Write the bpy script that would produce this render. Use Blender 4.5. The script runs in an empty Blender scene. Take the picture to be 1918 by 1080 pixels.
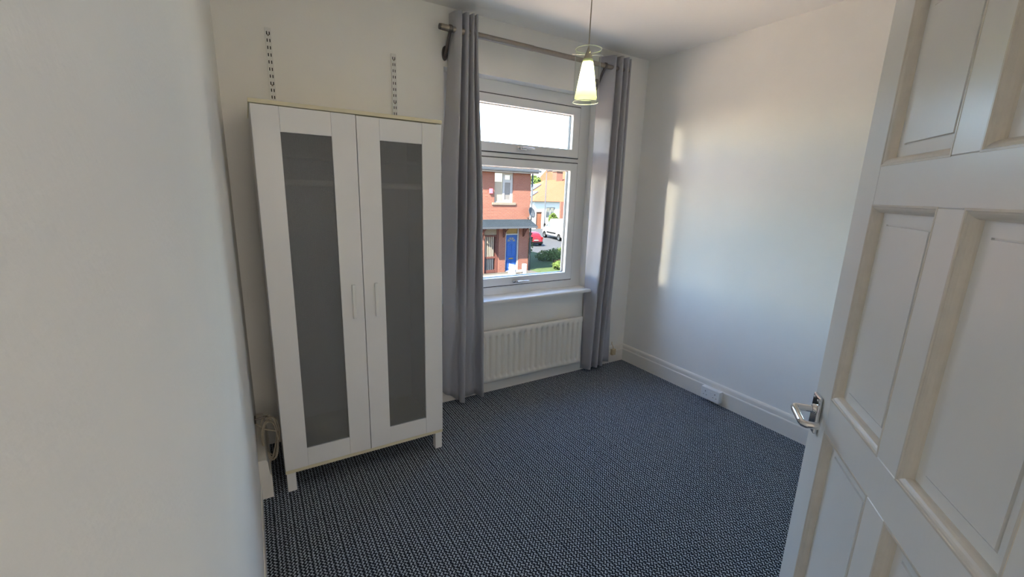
import bpy, bmesh, math, random
from mathutils import Vector, Matrix
random.seed(7)
S = bpy.context.scene
COL = S.collection
PI = math.pi
R = math.radians

# ------------------------------------------------------------------ camera
cam_data = bpy.data.cameras.new('camera')
cam = bpy.data.objects.new('camera', cam_data)
COL.objects.link(cam)
CR, CU, CF = Vector((.8549, -.5178, .0302)), Vector((.0889, .2041, .9749)), Vector((.5110, .8308, -.2205))
CF.normalize()
CR = (CR - CF * CR.dot(CF)).normalized()
CU = CR.cross(CF).normalized()
m = Matrix((CR, CU, -CF)).transposed().to_4x4()
m.translation = Vector((-.0374, -2.6153, 1.4672))
cam.matrix_world = m
cam_data.sensor_width = 36.0
cam_data.lens = 798.17 / 1918 * 36
cam_data.clip_start = .01
cam_data.clip_end = 400
S.camera = cam

# ------------------------------------------------------------------ world, sun, exposure
SUN_EL, SUN_AZ = 46.0, 243.0        # compass style: 0 = +y (out of the window), clockwise seen from above
w = bpy.data.worlds.new('sky')
S.world = w
w.use_nodes = True
wn = w.node_tree
wn.nodes.clear()
sky = wn.nodes.new('ShaderNodeTexSky')
sky.sky_type = 'NISHITA'
sky.sun_disc = False
sky.sun_elevation = R(SUN_EL)
sky.sun_rotation = R(SUN_AZ)
sky.air_density = 1.0
sky.dust_density = .5
sky.ozone_density = 2.0
bg = wn.nodes.new('ShaderNodeBackground')
bg.inputs['Strength'].default_value = 1.42
wo = wn.nodes.new('ShaderNodeOutputWorld')
wn.links.new(sky.outputs[0], bg.inputs[0])
wn.links.new(bg.outputs[0], wo.inputs[0])

sd = bpy.data.lights.new('sun', 'SUN')
sd.energy = 55
sd.angle = R(.6)
sd.color = (1.0, .90, .76)
sun = bpy.data.objects.new('sun', sd)
COL.objects.link(sun)
az, el = R(SUN_AZ), R(SUN_EL)
sun_dir = Vector((math.sin(az) * math.cos(el), math.cos(az) * math.cos(el), math.sin(el)))
sun.rotation_euler = sun_dir.to_track_quat('Z', 'Y').to_euler()

pd = bpy.data.lights.new('window_portal', 'AREA')
pd.shape = 'RECTANGLE'
pd.size, pd.size_y = 1.25, 1.48
pd.cycles.is_portal = True
portal = bpy.data.objects.new('window_portal', pd)
COL.objects.link(portal)
portal.location = (1.665, .27, 1.45)
portal.rotation_euler = (R(-90), 0, 0)

# unseen fill lamp added on the landing, brightening the room from behind the camera
ld = bpy.data.lights.new('landing_fill', 'AREA')
ld.shape = 'RECTANGLE'
ld.size, ld.size_y = .75, 1.15
ld.energy = 6.6
ld.color = (1.0, .90, .77)
lo = bpy.data.objects.new('landing_fill', ld)
COL.objects.link(lo)
lo.location = (.22, -3.97, 1.45)
lo.rotation_euler = (R(90), 0, 0)

# low sun glancing back off an upstairs window further along the street: a narrow warm streak on the right wall
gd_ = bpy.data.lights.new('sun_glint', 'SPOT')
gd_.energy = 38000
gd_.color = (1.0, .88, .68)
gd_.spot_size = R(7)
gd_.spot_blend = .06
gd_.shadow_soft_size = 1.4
glint = bpy.data.objects.new('sun_glint', gd_)
COL.objects.link(glint)
glint.location = (-30.5, 14.9, 3.6)
glint.rotation_euler = (Vector((-30.5, 14.9, 3.6)) - Vector((2.78, 1.98, 1.30))).to_track_quat('Z', 'Y').to_euler()

S.view_settings.view_transform = 'Standard'
S.view_settings.look = 'None'
S.view_settings.exposure = 1.0
S.view_settings.gamma = 1
S.view_settings.use_curve_mapping = False
S.cycles.max_bounces = 14
S.cycles.diffuse_bounces = 9
S.cycles.glossy_bounces = 5
S.cycles.transmission_bounces = 8
S.cycles.transparent_max_bounces = 12
S.cycles.sample_clamp_indirect = 6
S.cycles.caustics_reflective = False
S.cycles.caustics_refractive = False

# ------------------------------------------------------------------ materials
def mat(name, color, rough=.6, metal=0.0, spec=.5, noise=0.0, nscale=20.0, bump=0.0, bscale=200.0, stretch=None, coat=0.0):
    m = bpy.data.materials.new(name)
    m.use_nodes = True
    nt = m.node_tree
    b = nt.nodes['Principled BSDF']
    b.inputs['Base Color'].default_value = (*color, 1)
    b.inputs['Roughness'].default_value = rough
    b.inputs['Metallic'].default_value = metal
    b.inputs['Specular IOR Level'].default_value = spec
    b.inputs['Coat Weight'].default_value = coat
    tc = nt.nodes.new('ShaderNodeTexCoord')
    src = tc.outputs['Object']
    if stretch:
        mp = nt.nodes.new('ShaderNodeMapping')
        mp.inputs['Scale'].default_value = stretch
        nt.links.new(src, mp.inputs[0])
        src = mp.outputs[0]
    if noise:
        n = nt.nodes.new('ShaderNodeTexNoise')
        n.inputs['Scale'].default_value = nscale
        n.inputs['Detail'].default_value = 5
        nt.links.new(src, n.inputs['Vector'])
        r = nt.nodes.new('ShaderNodeMapRange')
        r.inputs[1].default_value, r.inputs[2].default_value = .3, .7
        r.inputs[3].default_value, r.inputs[4].default_value = 1 - noise, 1 + noise
        nt.links.new(n.outputs['Fac'], r.inputs[0])
        mx = nt.nodes.new('ShaderNodeMix')
        mx.data_type = 'RGBA'
        mx.blend_type = 'MULTIPLY'
        mx.inputs[0].default_value = 1
        mx.inputs[6].default_value = (*color, 1)
        nt.links.new(r.outputs[0], mx.inputs[7])
        nt.links.new(mx.outputs[2], b.inputs['Base Color'])
    if bump:
        n2 = nt.nodes.new('ShaderNodeTexNoise')
        n2.inputs['Scale'].default_value = bscale
        n2.inputs['Detail'].default_value = 3
        nt.links.new(src, n2.inputs['Vector'])
        bp = nt.nodes.new('ShaderNodeBump')
        bp.inputs['Strength'].default_value = bump
        bp.inputs['Distance'].default_value = .004
        nt.links.new(n2.outputs['Fac'], bp.inputs['Height'])
        nt.links.new(bp.outputs[0], b.inputs['Normal'])
    return m

def bsdf(m):
    return m.node_tree.nodes['Principled BSDF']

M = {}
M['wall'] = mat('white_wall_paint', (.86, .85, .825), .75, noise=.02, nscale=3, bump=.12, bscale=160)
M['ceiling'] = mat('ceiling_paint', (.86, .845, .82), .85, bump=.15, bscale=90)
M['gloss'] = mat('white_gloss_paint', (.84, .83, .805), .28, bump=.10, bscale=45, stretch=(1, 1, .35))
M['bead'] = mat('yellowed_gloss_paint', (.70, .65, .575), .3, noise=.05, nscale=25, bump=.08, bscale=60)
M['skirt'] = mat('skirting_paint', (.80, .77, .72), .35, bump=.05, bscale=60)
M['upvc'] = mat('window_plastic', (.83, .835, .84), .3)
M['rubber'] = mat('black_gasket', (.02, .02, .022), .6)
M['dark'] = mat('dark_void', (.012, .012, .012), .9)
M['chrome'] = mat('chrome', (.75, .74, .73), .12, metal=1)
M['steel'] = mat('brushed_nickel', (.34, .295, .255), .42, metal=.85, noise=.06, nscale=80)
M['bronze'] = mat('dark_bracket_metal', (.16, .14, .13), .4, metal=.9)
M['ward'] = mat('white_foil_board', (.80, .795, .785), .42, noise=.01, nscale=6)
M['cream'] = mat('cream_edge', (.72, .66, .47), .5, noise=.03, nscale=8)
M['whitep_in'] = mat('white_rail_enamel', (.88, .86, .80), .5)
M['handle'] = mat('white_handle', (.80, .80, .77), .35)
M['upright'] = mat('white_metal', (.74, .74, .72), .4)
M['rad'] = mat('radiator_enamel', (.82, .79, .73), .32)
M['plastic'] = mat('white_plastic', (.82, .82, .82), .3)
M['beige'] = mat('beige_plastic', (.62, .50, .32), .45, noise=.08, nscale=60)
M['cable'] = mat('cream_cable', (.50, .44, .35), .5)
M['cord'] = mat('pendant_cord', (.42, .37, .28), .6)
M['holder'] = mat('lamp_holder_metal', (.36, .33, .29), .4, metal=.6)

# pane: thin clear glass (lets daylight straight through, reflects by Fresnel)
def thin_glass(name, tint, refl=.9, extra=0.0):
    m = bpy.data.materials.new(name)
    m.use_nodes = True
    nt = m.node_tree
    nt.nodes.clear()
    out = nt.nodes.new('ShaderNodeOutputMaterial')
    tr = nt.nodes.new('ShaderNodeBsdfTransparent')
    tr.inputs[0].default_value = (*tint, 1)
    gl = nt.nodes.new('ShaderNodeBsdfGlossy')
    gl.inputs['Roughness'].default_value = .02
    lw = nt.nodes.new('ShaderNodeLayerWeight')                # Schlick reflectance, the same from both sides
    lw.inputs[0].default_value = .5
    pw = nt.nodes.new('ShaderNodeMath')
    pw.operation = 'POWER'
    pw.inputs[1].default_value = 5
    nt.links.new(lw.outputs['Facing'], pw.inputs[0])
    fr = nt.nodes.new('ShaderNodeMath')
    fr.operation = 'MULTIPLY_ADD'
    fr.inputs[1].default_value = .96
    fr.inputs[2].default_value = .04
    nt.links.new(pw.outputs[0], fr.inputs[0])
    mu = nt.nodes.new('ShaderNodeMath')
    mu.operation = 'MULTIPLY_ADD'
    mu.inputs[1].default_value = refl
    mu.inputs[2].default_value = extra
    nt.links.new(fr.outputs[0], mu.inputs[0])
    mx = nt.nodes.new('ShaderNodeMixShader')
    nt.links.new(mu.outputs[0], mx.inputs[0])
    nt.links.new(tr.outputs[0], mx.inputs[1])
    nt.links.new(gl.outputs[0], mx.inputs[2])
    nt.links.new(mx.outputs[0], out.inputs[0])
    return m
M['pane'] = thin_glass('clear_pane', (.97, .985, .98), .7)
M['lampglass'] = thin_glass('pendant_clear_glass', (.955, .98, .95), 1.1, .03)

# frosted lamp cone: thin white glass that glows from the bulb inside it
mc = bpy.data.materials.new('frosted_cone_glass')
mc.use_nodes = True
nt = mc.node_tree
nt.nodes.clear()
out = nt.nodes.new('ShaderNodeOutputMaterial')
tl = nt.nodes.new('ShaderNodeBsdfTranslucent')
tl.inputs[0].default_value = (.60, .74, .42, 1)
df = nt.nodes.new('ShaderNodeBsdfDiffuse')
df.inputs[0].default_value = (.64, .74, .52, 1)
mx = nt.nodes.new('ShaderNodeMixShader')
mx.inputs[0].default_value = .4
nt.links.new(tl.outputs[0], mx.inputs[1])
nt.links.new(df.outputs[0], mx.inputs[2])
nt.links.new(mx.outputs[0], out.inputs[0])
M['cone'] = mc

def emit(name, color, strength):
    m = bpy.data.materials.new(name)
    m.use_nodes = True
    b = bsdf(m)
    b.inputs['Base Color'].default_value = (*color, 1)
    b.inputs['Emission Color'].default_value = (*color, 1)
    b.inputs['Emission Strength'].default_value = strength
    return m
M['bulb'] = emit('bulb_glow', (1.0, .80, .56), 48)

# curtain cloth
def cloth(name, color, trans):
    m = bpy.data.materials.new(name)
    m.use_nodes = True
    nt = m.node_tree
    b = bsdf(m)
    b.inputs['Base Color'].default_value = (*color, 1)
    b.inputs['Roughness'].default_value = .75
    b.inputs['Sheen Weight'].default_value = .25
    b.inputs['Sheen Roughness'].default_value = .4
    tc = nt.nodes.new('ShaderNodeTexCoord')
    n = nt.nodes.new('ShaderNodeTexNoise')
    n.inputs['Scale'].default_value = 9
    n.inputs['Detail'].default_value = 4
    nt.links.new(tc.outputs['Object'], n.inputs['Vector'])
    wv = nt.nodes.new('ShaderNodeTexNoise')
    wv.inputs['Scale'].default_value = 900
    nt.links.new(tc.outputs['Object'], wv.inputs['Vector'])
    ad = nt.nodes.new('ShaderNodeMath')
    ad.operation = 'MULTIPLY_ADD'
    ad.inputs[1].default_value = 3.0
    nt.links.new(n.outputs['Fac'], ad.inputs[0])
    nt.links.new(wv.outputs['Fac'], ad.inputs[2])
    bp = nt.nodes.new('ShaderNodeBump')
    bp.inputs['Strength'].default_value = .25
    bp.inputs['Distance'].default_value = .006
    nt.links.new(ad.outputs[0], bp.inputs['Height'])
    nt.links.new(bp.outputs[0], b.inputs['Normal'])
    t = nt.nodes.new('ShaderNodeBsdfTranslucent')
    t.inputs[0].default_value = (*color, 1)
    mx = nt.nodes.new('ShaderNodeMixShader')
    mx.inputs[0].default_value = trans
    nt.links.new(b.outputs[0], mx.inputs[1])
    nt.links.new(t.outputs[0], mx.inputs[2])
    nt.links.new(mx.outputs[0], nt.nodes['Material Output'].inputs[0])
    return m
M['curtain'] = cloth('grey_curtain_cloth', (.43, .43, .465), .02)

# ribbed translucent wardrobe panel
def ribbed(name):
    m = bpy.data.materials.new(name)
    m.use_nodes = True
    nt = m.node_tree
    b = bsdf(m)
    tc = nt.nodes.new('ShaderNodeTexCoord')
    wv = nt.nodes.new('ShaderNodeTexWave')
    wv.wave_type = 'BANDS'
    wv.bands_direction = 'X'
    wv.inputs['Scale'].default_value = 62
    wv.inputs['Distortion'].default_value = 0
    nt.links.new(tc.outputs['Object'], wv.inputs['Vector'])
    cr = nt.nodes.new('ShaderNodeValToRGB')
    cr.color_ramp.elements[0].color = (.15, .154, .154, 1)
    cr.color_ramp.elements[1].color = (.37, .375, .37, 1)
    nt.links.new(wv.outputs['Fac'], cr.inputs[0])
    nt.links.new(cr.outputs[0], b.inputs['Base Color'])
    b.inputs['Roughness'].default_value = .35
    bp = nt.nodes.new('ShaderNodeBump')
    bp.inputs['Strength'].default_value = .4
    bp.inputs['Distance'].default_value = .002
    nt.links.new(wv.outputs['Fac'], bp.inputs['Height'])
    nt.links.new(bp.outputs[0], b.inputs['Normal'])
    t = nt.nodes.new('ShaderNodeBsdfTransparent')
    t.inputs[0].default_value = (.9, .9, .9, 1)
    mx = nt.nodes.new('ShaderNodeMixShader')
    mx.inputs[0].default_value = .60
    nt.links.new(b.outputs[0], mx.inputs[1])
    nt.links.new(t.outputs[0], mx.inputs[2])
    nt.links.new(mx.outputs[0], nt.nodes['Material Output'].inputs[0])
    return m
M['ribbed'] = ribbed('ribbed_grey_panel')

# loop pile carpet: pale zigzag yarn lines on black
def carpet():
    m = bpy.data.materials.new('loop_carpet')
    m.use_nodes = True
    nt = m.node_tree
    b = bsdf(m)
    L = nt.links.new
    def node(op, a=None, bb=None, c=None):
        n = nt.nodes.new('ShaderNodeMath')
        n.operation = op
        for i, v in enumerate((a, bb, c)):
            if v is None:
                continue
            if isinstance(v, (int, float)):
                n.inputs[i].default_value = v
            else:
                L(v, n.inputs[i])
        return n.outputs[0]
    tc = nt.nodes.new('ShaderNodeTexCoord')
    wob = nt.nodes.new('ShaderNodeTexNoise')
    wob.inputs['Scale'].default_value = 60
    L(tc.outputs['Object'], wob.inputs['Vector'])
    sep = nt.nodes.new('ShaderNodeSeparateXYZ')
    L(tc.outputs['Object'], sep.inputs[0])
    x = node('MULTIPLY_ADD', wob.outputs['Fac'], .010, sep.outputs[0])
    y = node('MULTIPLY_ADD', wob.outputs['Fac'], .005, sep.outputs[1])
    px, py = .0150, .0165
    ys = node('DIVIDE', y, py)
    tri = node('SUBTRACT', node('PINGPONG', ys, .5), .25)            # -.25 .. .25 zigzag
    u = node('ADD', node('DIVIDE', x, px), node('MULTIPLY', tri, 1.05))
    seg = node('FRACT', node('ADD', ys, node('MULTIPLY', node('FLOOR', u), .37)))
    gap = nt.nodes.new('ShaderNodeMapRange')                          # each yarn loop ends before the next begins
    gap.inputs[1].default_value, gap.inputs[2].default_value = .35, .43
    gap.inputs[3].default_value, gap.inputs[4].default_value = 1, .08
    L(node('ABSOLUTE', node('SUBTRACT', seg, .5)), gap.inputs[0])
    f = node('ABSOLUTE', node('SUBTRACT', node('FRACT', u), .5))      # 0 on the yarn
    line = nt.nodes.new('ShaderNodeMapRange')
    line.interpolation_type = 'SMOOTHSTEP'
    line.inputs[1].default_value, line.inputs[2].default_value = .29, .17
    L(f, line.inputs[0])
    fl = nt.nodes.new('ShaderNodeTexNoise')
    fl.inputs['Scale'].default_value = 170
    fl.inputs['Detail'].default_value = 2
    L(tc.outputs['Object'], fl.inputs['Vector'])
    brk = nt.nodes.new('ShaderNodeMapRange')
    brk.inputs[1].default_value, brk.inputs[2].default_value = .26, .46
    L(fl.outputs['Fac'], brk.inputs[0])
    fac = node('MULTIPLY', node('MULTIPLY', line.outputs[0], gap.outputs[0]), brk.outputs[0])
    # finer grey fleck between the lines
    fine = nt.nodes.new('ShaderNodeTexNoise')
    fine.inputs['Scale'].default_value = 420
    L(tc.outputs['Object'], fine.inputs['Vector'])
    fr = nt.nodes.new('ShaderNodeMapRange')
    fr.inputs[1].default_value, fr.inputs[2].default_value = .55, .75
    fr.inputs[4].default_value = .14
    L(fine.outputs['Fac'], fr.inputs[0])
    fac = node('MAXIMUM', fac, fr.outputs[0])
    cr = nt.nodes.new('ShaderNodeMix')
    cr.data_type = 'RGBA'
    cr.inputs[6].default_value = (.012, .014, .021, 1)
    cr.inputs[7].default_value = (.45, .51, .59, 1)
    L(fac, cr.inputs[0])
    L(cr.outputs[2], b.inputs['Base Color'])
    b.inputs['Roughness'].default_value = .95
    b.inputs['Specular IOR Level'].default_value = .15
    bp = nt.nodes.new('ShaderNodeBump')
    bp.inputs['Strength'].default_value = .6
    bp.inputs['Distance'].default_value = .003
    L(node('ADD', fac, node('MULTIPLY', fl.outputs['Fac'], .6)), bp.inputs['Height'])
    L(bp.outputs[0], b.inputs['Normal'])
    return m
M['carpet'] = carpet()

def brick(name, c1, c2, mortar, sx=.225, sz=.0755):
    m = bpy.data.materials.new(name)
    m.use_nodes = True
    nt = m.node_tree
    b = bsdf(m)
    tc = nt.nodes.new('ShaderNodeTexCoord')
    sp = nt.nodes.new('ShaderNodeSeparateXYZ')
    nt.links.new(tc.outputs['Object'], sp.inputs[0])
    ad = nt.nodes.new('ShaderNodeMath')
    ad.operation = 'ADD'
    nt.links.new(sp.outputs[0], ad.inputs[0])
    nt.links.new(sp.outputs[1], ad.inputs[1])
    cb = nt.nodes.new('ShaderNodeCombineXYZ')
    nt.links.new(ad.outputs[0], cb.inputs[0])
    nt.links.new(sp.outputs[2], cb.inputs[1])
    bt = nt.nodes.new('ShaderNodeTexBrick')
    bt.inputs['Scale'].default_value = 1
    bt.inputs['Brick Width'].default_value = sx
    bt.inputs['Row Height'].default_value = sz
    bt.inputs['Mortar Size'].default_value = .007
    bt.inputs['Color1'].default_value = (*c1, 1)
    bt.inputs['Color2'].default_value = (*c2, 1)
    bt.inputs['Mortar'].default_value = (*mortar, 1)
    nt.links.new(cb.outputs[0], bt.inputs['Vector'])
    nt.links.new(bt.outputs['Color'], b.inputs['Base Color'])
    b.inputs['Roughness'].default_value = .9
    bp = nt.nodes.new('ShaderNodeBump')
    bp.inputs['Strength'].default_value = .5
    bp.inputs['Distance'].default_value = .01
    bp.invert = True
    nt.links.new(bt.outputs['Fac'], bp.inputs['Height'])
    nt.links.new(bp.outputs[0], b.inputs['Normal'])
    return m
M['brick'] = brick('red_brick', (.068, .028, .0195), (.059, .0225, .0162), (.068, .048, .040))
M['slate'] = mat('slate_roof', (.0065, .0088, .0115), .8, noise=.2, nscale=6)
M['orange'] = mat('orange_clay_tiles', (.066, .0275, .016), .85, noise=.16, nscale=9, bump=.4, bscale=12)
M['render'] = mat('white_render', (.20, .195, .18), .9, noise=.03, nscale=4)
M['blue'] = mat('blue_door_paint', (.0085, .026, .085), .35)
M['brown'] = mat('brown_stain', (.034, .0145, .012), .6, noise=.1, nscale=20)
M['pale_slat'] = mat('pale_slat', (.09, .078, .062), .6)
M['yellowglass'] = mat('amber_fanlight_glass', (.075, .052, .018), .2)
M['winref'] = mat('house_window_glass', (0.0215, 0.0272, 0.0300), .05, spec=1.0)
M['nets'] = mat('net_curtain', (.055, .053, .051), .9)
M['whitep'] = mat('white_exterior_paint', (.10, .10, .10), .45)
M['stone'] = mat('stone_sill', (.06, .052, .042), .8, noise=.1, nscale=15)
M['grass'] = mat('grass_green', (.017, .025, .0095), .9, noise=.4, nscale=6)
M['leaf'] = mat('hedge_leaf', (.020, .030, .0075), .7, noise=.4, nscale=3)
M['leaf2'] = mat('tree_leaf', (.026, .040, .010), .7, noise=.4, nscale=1.5)
M['trunk'] = mat('bark', (0.0086, 0.0057, 0.0036), .9)
M['road'] = mat('tarmac', (.020, .021, .023), .9, noise=.12, nscale=5)
M['pave'] = mat('pavement_slabs', (0.0257, 0.0243, 0.0222), .9, noise=.1, nscale=4)
M['red'] = mat('red_car_paint', (.05, .004, .007), .25, coat=.6)
M['vanw'] = mat('white_van_paint', (.09, .09, .092), .25, coat=.5)
M['carglass'] = mat('car_glass', (0.0021, 0.0025, 0.0029), .06, spec=.8)
M['tyre'] = mat('tyre', (0.0014, 0.0014, 0.0014), .8)
M['alloy'] = mat('wheel_alloy', (0.0393, 0.0393, 0.0400), .35, metal=.8)
M['plate'] = mat('number_plate', (0.0586, 0.0586, 0.0572), .4)
M['lampred'] = mat('tail_lamp', (0.0429, 0.0029, 0.0021), .2)
M['solar'] = mat('solar_panel', (.030, .034, .040), .3)
M['grey'] = mat('grey_metal', (0.0257, 0.0272, 0.0286), .5)
M['grey_ext'] = mat('grey_exterior_paint', (.020, .023, .027), .6)
M['fence'] = mat('brown_fence', (0.0100, 0.0064, 0.0043), .8, noise=.2, nscale=10)
M['extbrick'] = M['brick']
for k in ('brick', 'slate', 'orange', 'render', 'brown', 'pale_slat', 'nets', 'whitep', 'stone', 'grass', 'leaf', 'leaf2', 'trunk', 'road', 'pave', 'grey_ext', 'fence', 'blue', 'yellowglass', 'solar', 'tyre', 'plate', 'lampred'):
    bsdf(M[k]).inputs['Specular IOR Level'].default_value = .02
for k in ('red', 'vanw'):
    bsdf(M[k]).inputs['Specular IOR Level'].default_value = .03
    bsdf(M[k]).inputs['Coat Weight'].default_value = .02

# ------------------------------------------------------------------ mesh helpers
ORG = {}
def org(o):
    return ORG.get(o.name, Vector((0, 0, 0))) if o else Vector((0, 0, 0))

def empty(name, loc, label=None, cat=None, group=None, rotz=0, kind=None, parent=None):
    o = bpy.data.objects.new(name, None)
    o.empty_display_size = .1
    COL.objects.link(o)
    o.location = Vector(loc) - org(parent)
    o.rotation_euler = (0, 0, rotz)
    if parent:
        o.parent = parent
    ORG[o.name] = Vector(loc) if not rotz else Vector((0, 0, 0))   # rotated things are built in local coordinates
    tag(o, label, cat, group, kind)
    return o

def tag(o, label=None, cat=None, group=None, kind=None):
    if label: o['label'] = label
    if cat: o['category'] = cat
    if group: o['group'] = group
    if kind: o['kind'] = kind
    return o

def obj(name, bm, material, parent=None, smooth=False, label=None, cat=None, group=None, kind=None, solid=0.0, auto=None):
    o_ = org(parent)
    if o_.length:
        bmesh.ops.translate(bm, verts=bm.verts, vec=-o_)
    me = bpy.data.meshes.new(name)
    bmesh.ops.recalc_face_normals(bm, faces=bm.faces)
    bm.to_mesh(me)
    bm.free()
    o = bpy.data.objects.new(name, me)
    COL.objects.link(o)
    me.materials.append(material if not isinstance(material, str) else M[material])
    if smooth:
        for p in me.polygons: p.use_smooth = True
    if auto:
        me.set_sharp_from_angle(angle=R(auto))
    if parent:
        o.parent = parent
    ORG[o.name] = o_
    if solid:
        s = o.modifiers.new('thickness', 'SOLIDIFY')
        s.thickness = solid
        s.offset = 0
    tag(o, label, cat, group, kind)
    return o

def B():
    return bmesh.new()

def box(bm, x0, x1, y0, y1, z0, z1, bev=0.0, seg=2):
    if x1 < x0: x0, x1 = x1, x0
    if y1 < y0: y0, y1 = y1, y0
    if z1 < z0: z0, z1 = z1, z0
    vs = [bm.verts.new(p) for p in ((x0, y0, z0), (x1, y0, z0), (x1, y1, z0), (x0, y1, z0), (x0, y0, z1), (x1, y0, z1), (x1, y1, z1), (x0, y1, z1))]
    fs = [bm.faces.new([vs[i] for i in f]) for f in ((0, 3, 2, 1), (4, 5, 6, 7), (0, 1, 5, 4), (1, 2, 6, 5), (2, 3, 7, 6), (3, 0, 4, 7))]
    if bev:
        es = list({e for f in fs for e in f.edges})
        bmesh.ops.bevel(bm, geom=es, offset=bev, segments=seg, profile=.5, affect='EDGES')
    return bm

def bx(*a, **k):
    return box(B(), *a, **k)

def tube(bm, pts, r, n=10, cap=True, closed=False):
    pts = [Vector(p) for p in pts]
    rings = []
    N = len(pts)
    prev = None
    for i, p in enumerate(pts):
        if closed:
            t = (pts[(i + 1) % N] - pts[i - 1])
        else:
            t = (pts[min(i + 1, N - 1)] - pts[max(i - 1, 0)])
        t.normalize()
        if prev is None:
            a = Vector((0, 0, 1)) if abs(t.z) < .9 else Vector((1, 0, 0))
            a = (a - t * a.dot(t)).normalized()
        else:
            a = (prev - t * prev.dot(t))
            a = a.normalized() if a.length > 1e-6 else t.orthogonal().normalized()
        prev = a
        b = t.cross(a)
        rr = r[i] if isinstance(r, (list, tuple)) else r
        rings.append([bm.verts.new(p + (a * math.cos(2 * PI * k / n) + b * math.sin(2 * PI * k / n)) * rr) for k in range(n)])
    for i in range(N if closed else N - 1):
        A, Bq = rings[i], rings[(i + 1) % N]
        for k in range(n):
            bm.faces.new((A[k], A[(k + 1) % n], Bq[(k + 1) % n], Bq[k]))
    if cap and not closed:
        bm.faces.new(rings[0][::-1])
        bm.faces.new(rings[-1])
    return bm

def lathe(bm, prof, c, n=32, axis='z', cap=False):
    rings = []
    for r, h in prof:
        ring = []
        for k in range(n):
            a = 2 * PI * k / n
            q = (r * math.cos(a), r * math.sin(a), h)
            if axis == 'y': q = (q[0], q[2], q[1])
            if axis == 'x': q = (q[2], q[0], q[1])
            ring.append(bm.verts.new((c[0] + q[0], c[1] + q[1], c[2] + q[2])))
        rings.append(ring)
    for A, Bq in zip(rings, rings[1:]):
        for k in range(n):
            bm.faces.new((A[k], A[(k + 1) % n], Bq[(k + 1) % n], Bq[k]))
    if cap:
        bm.faces.new(rings[0][::-1])
        bm.faces.new(rings[-1])
    return bm

def prism(bm, poly, fn0, fn1):
    """polygon (list of 2d) swept between two mapping functions"""
    a = [bm.verts.new(fn0(*p)) for p in poly]
    b = [bm.verts.new(fn1(*p)) for p in poly]
    n = len(poly)
    for i in range(n):
        bm.faces.new((a[i], a[(i + 1) % n], b[(i + 1) % n], b[i]))
    bm.faces.new(a[::-1])
    bm.faces.new(b)
    return bm

def wall_grid(bm, axis, c0, c1, u0, u1, z0, z1, holes):
    """solid wall between planes c0 and c1 with rectangular through holes (u0,u1,z0,z1)"""
    us = sorted({u0, u1, *[h[0] for h in holes], *[h[1] for h in holes]})
    zs = sorted({z0, z1, *[h[2] for h in holes], *[h[3] for h in holes]})
    us = [u for u in us if u0 <= u <= u1]
    zs = [z for z in zs if z0 <= z <= z1]
    def solid(i, j):
        if i < 0 or j < 0 or i >= len(us) - 1 or j >= len(zs) - 1: return False
        cu, cz = (us[i] + us[i + 1]) / 2, (zs[j] + zs[j + 1]) / 2
        return not any(h[0] < cu < h[1] and h[2] < cz < h[3] for h in holes)
    V = {}
    def v(i, j, c):
        k = (i, j, c)
        if k not in V:
            p = (us[i], c, zs[j]) if axis == 'y' else (c, us[i], zs[j])
            V[k] = bm.verts.new(p)
        return V[k]
    for i in range(len(us) - 1):
        for j in range(len(zs) - 1):
            if not solid(i, j): continue
            for c in (c0, c1):
                bm.faces.new((v(i, j, c), v(i + 1, j, c), v(i + 1, j + 1, c), v(i, j + 1, c)))
            if not solid(i - 1, j): bm.faces.new((v(i, j, c0), v(i, j + 1, c0), v(i, j + 1, c1), v(i, j, c1)))
            if not solid(i + 1, j): bm.faces.new((v(i + 1, j, c0), v(i + 1, j + 1, c0), v(i + 1, j + 1, c1), v(i + 1, j, c1)))
            if not solid(i, j - 1): bm.faces.new((v(i, j, c0), v(i + 1, j, c0), v(i + 1, j, c1), v(i, j, c1)))
            if not solid(i, j + 1): bm.faces.new((v(i, j + 1, c0), v(i + 1, j + 1, c0), v(i + 1, j + 1, c1), v(i, j + 1, c1)))
    return bm

def smooth_path(pts, n):
    """Catmull-Rom through 2d points, resampled to n points by arc length"""
    P = [Vector((p[0], p[1])) for p in pts]
    P = [P[0] * 2 - P[1]] + P + [P[-1] * 2 - P[-2]]
    out = []
    for i in range(1, len(P) - 2):
        for k in range(12):
            t = k / 12
            a, b, c, d = P[i - 1], P[i], P[i + 1], P[i + 2]
            out.append(.5 * ((2 * b) + (c - a) * t + (2 * a - 5 * b + 4 * c - d) * t * t + (3 * b - a - 3 * c + d) * t ** 3))
    out.append(P[-2])
    L = [0]
    for a, b in zip(out, out[1:]): L.append(L[-1] + (b - a).length)
    res = []
    j = 0
    for k in range(n):
        s = L[-1] * k / (n - 1)
        while j < len(L) - 2 and L[j + 1] < s: j += 1
        f = (s - L[j]) / max(L[j + 1] - L[j], 1e-9)
        res.append(out[j].lerp(out[j + 1], min(max(f, 0), 1)))
    return res

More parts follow.
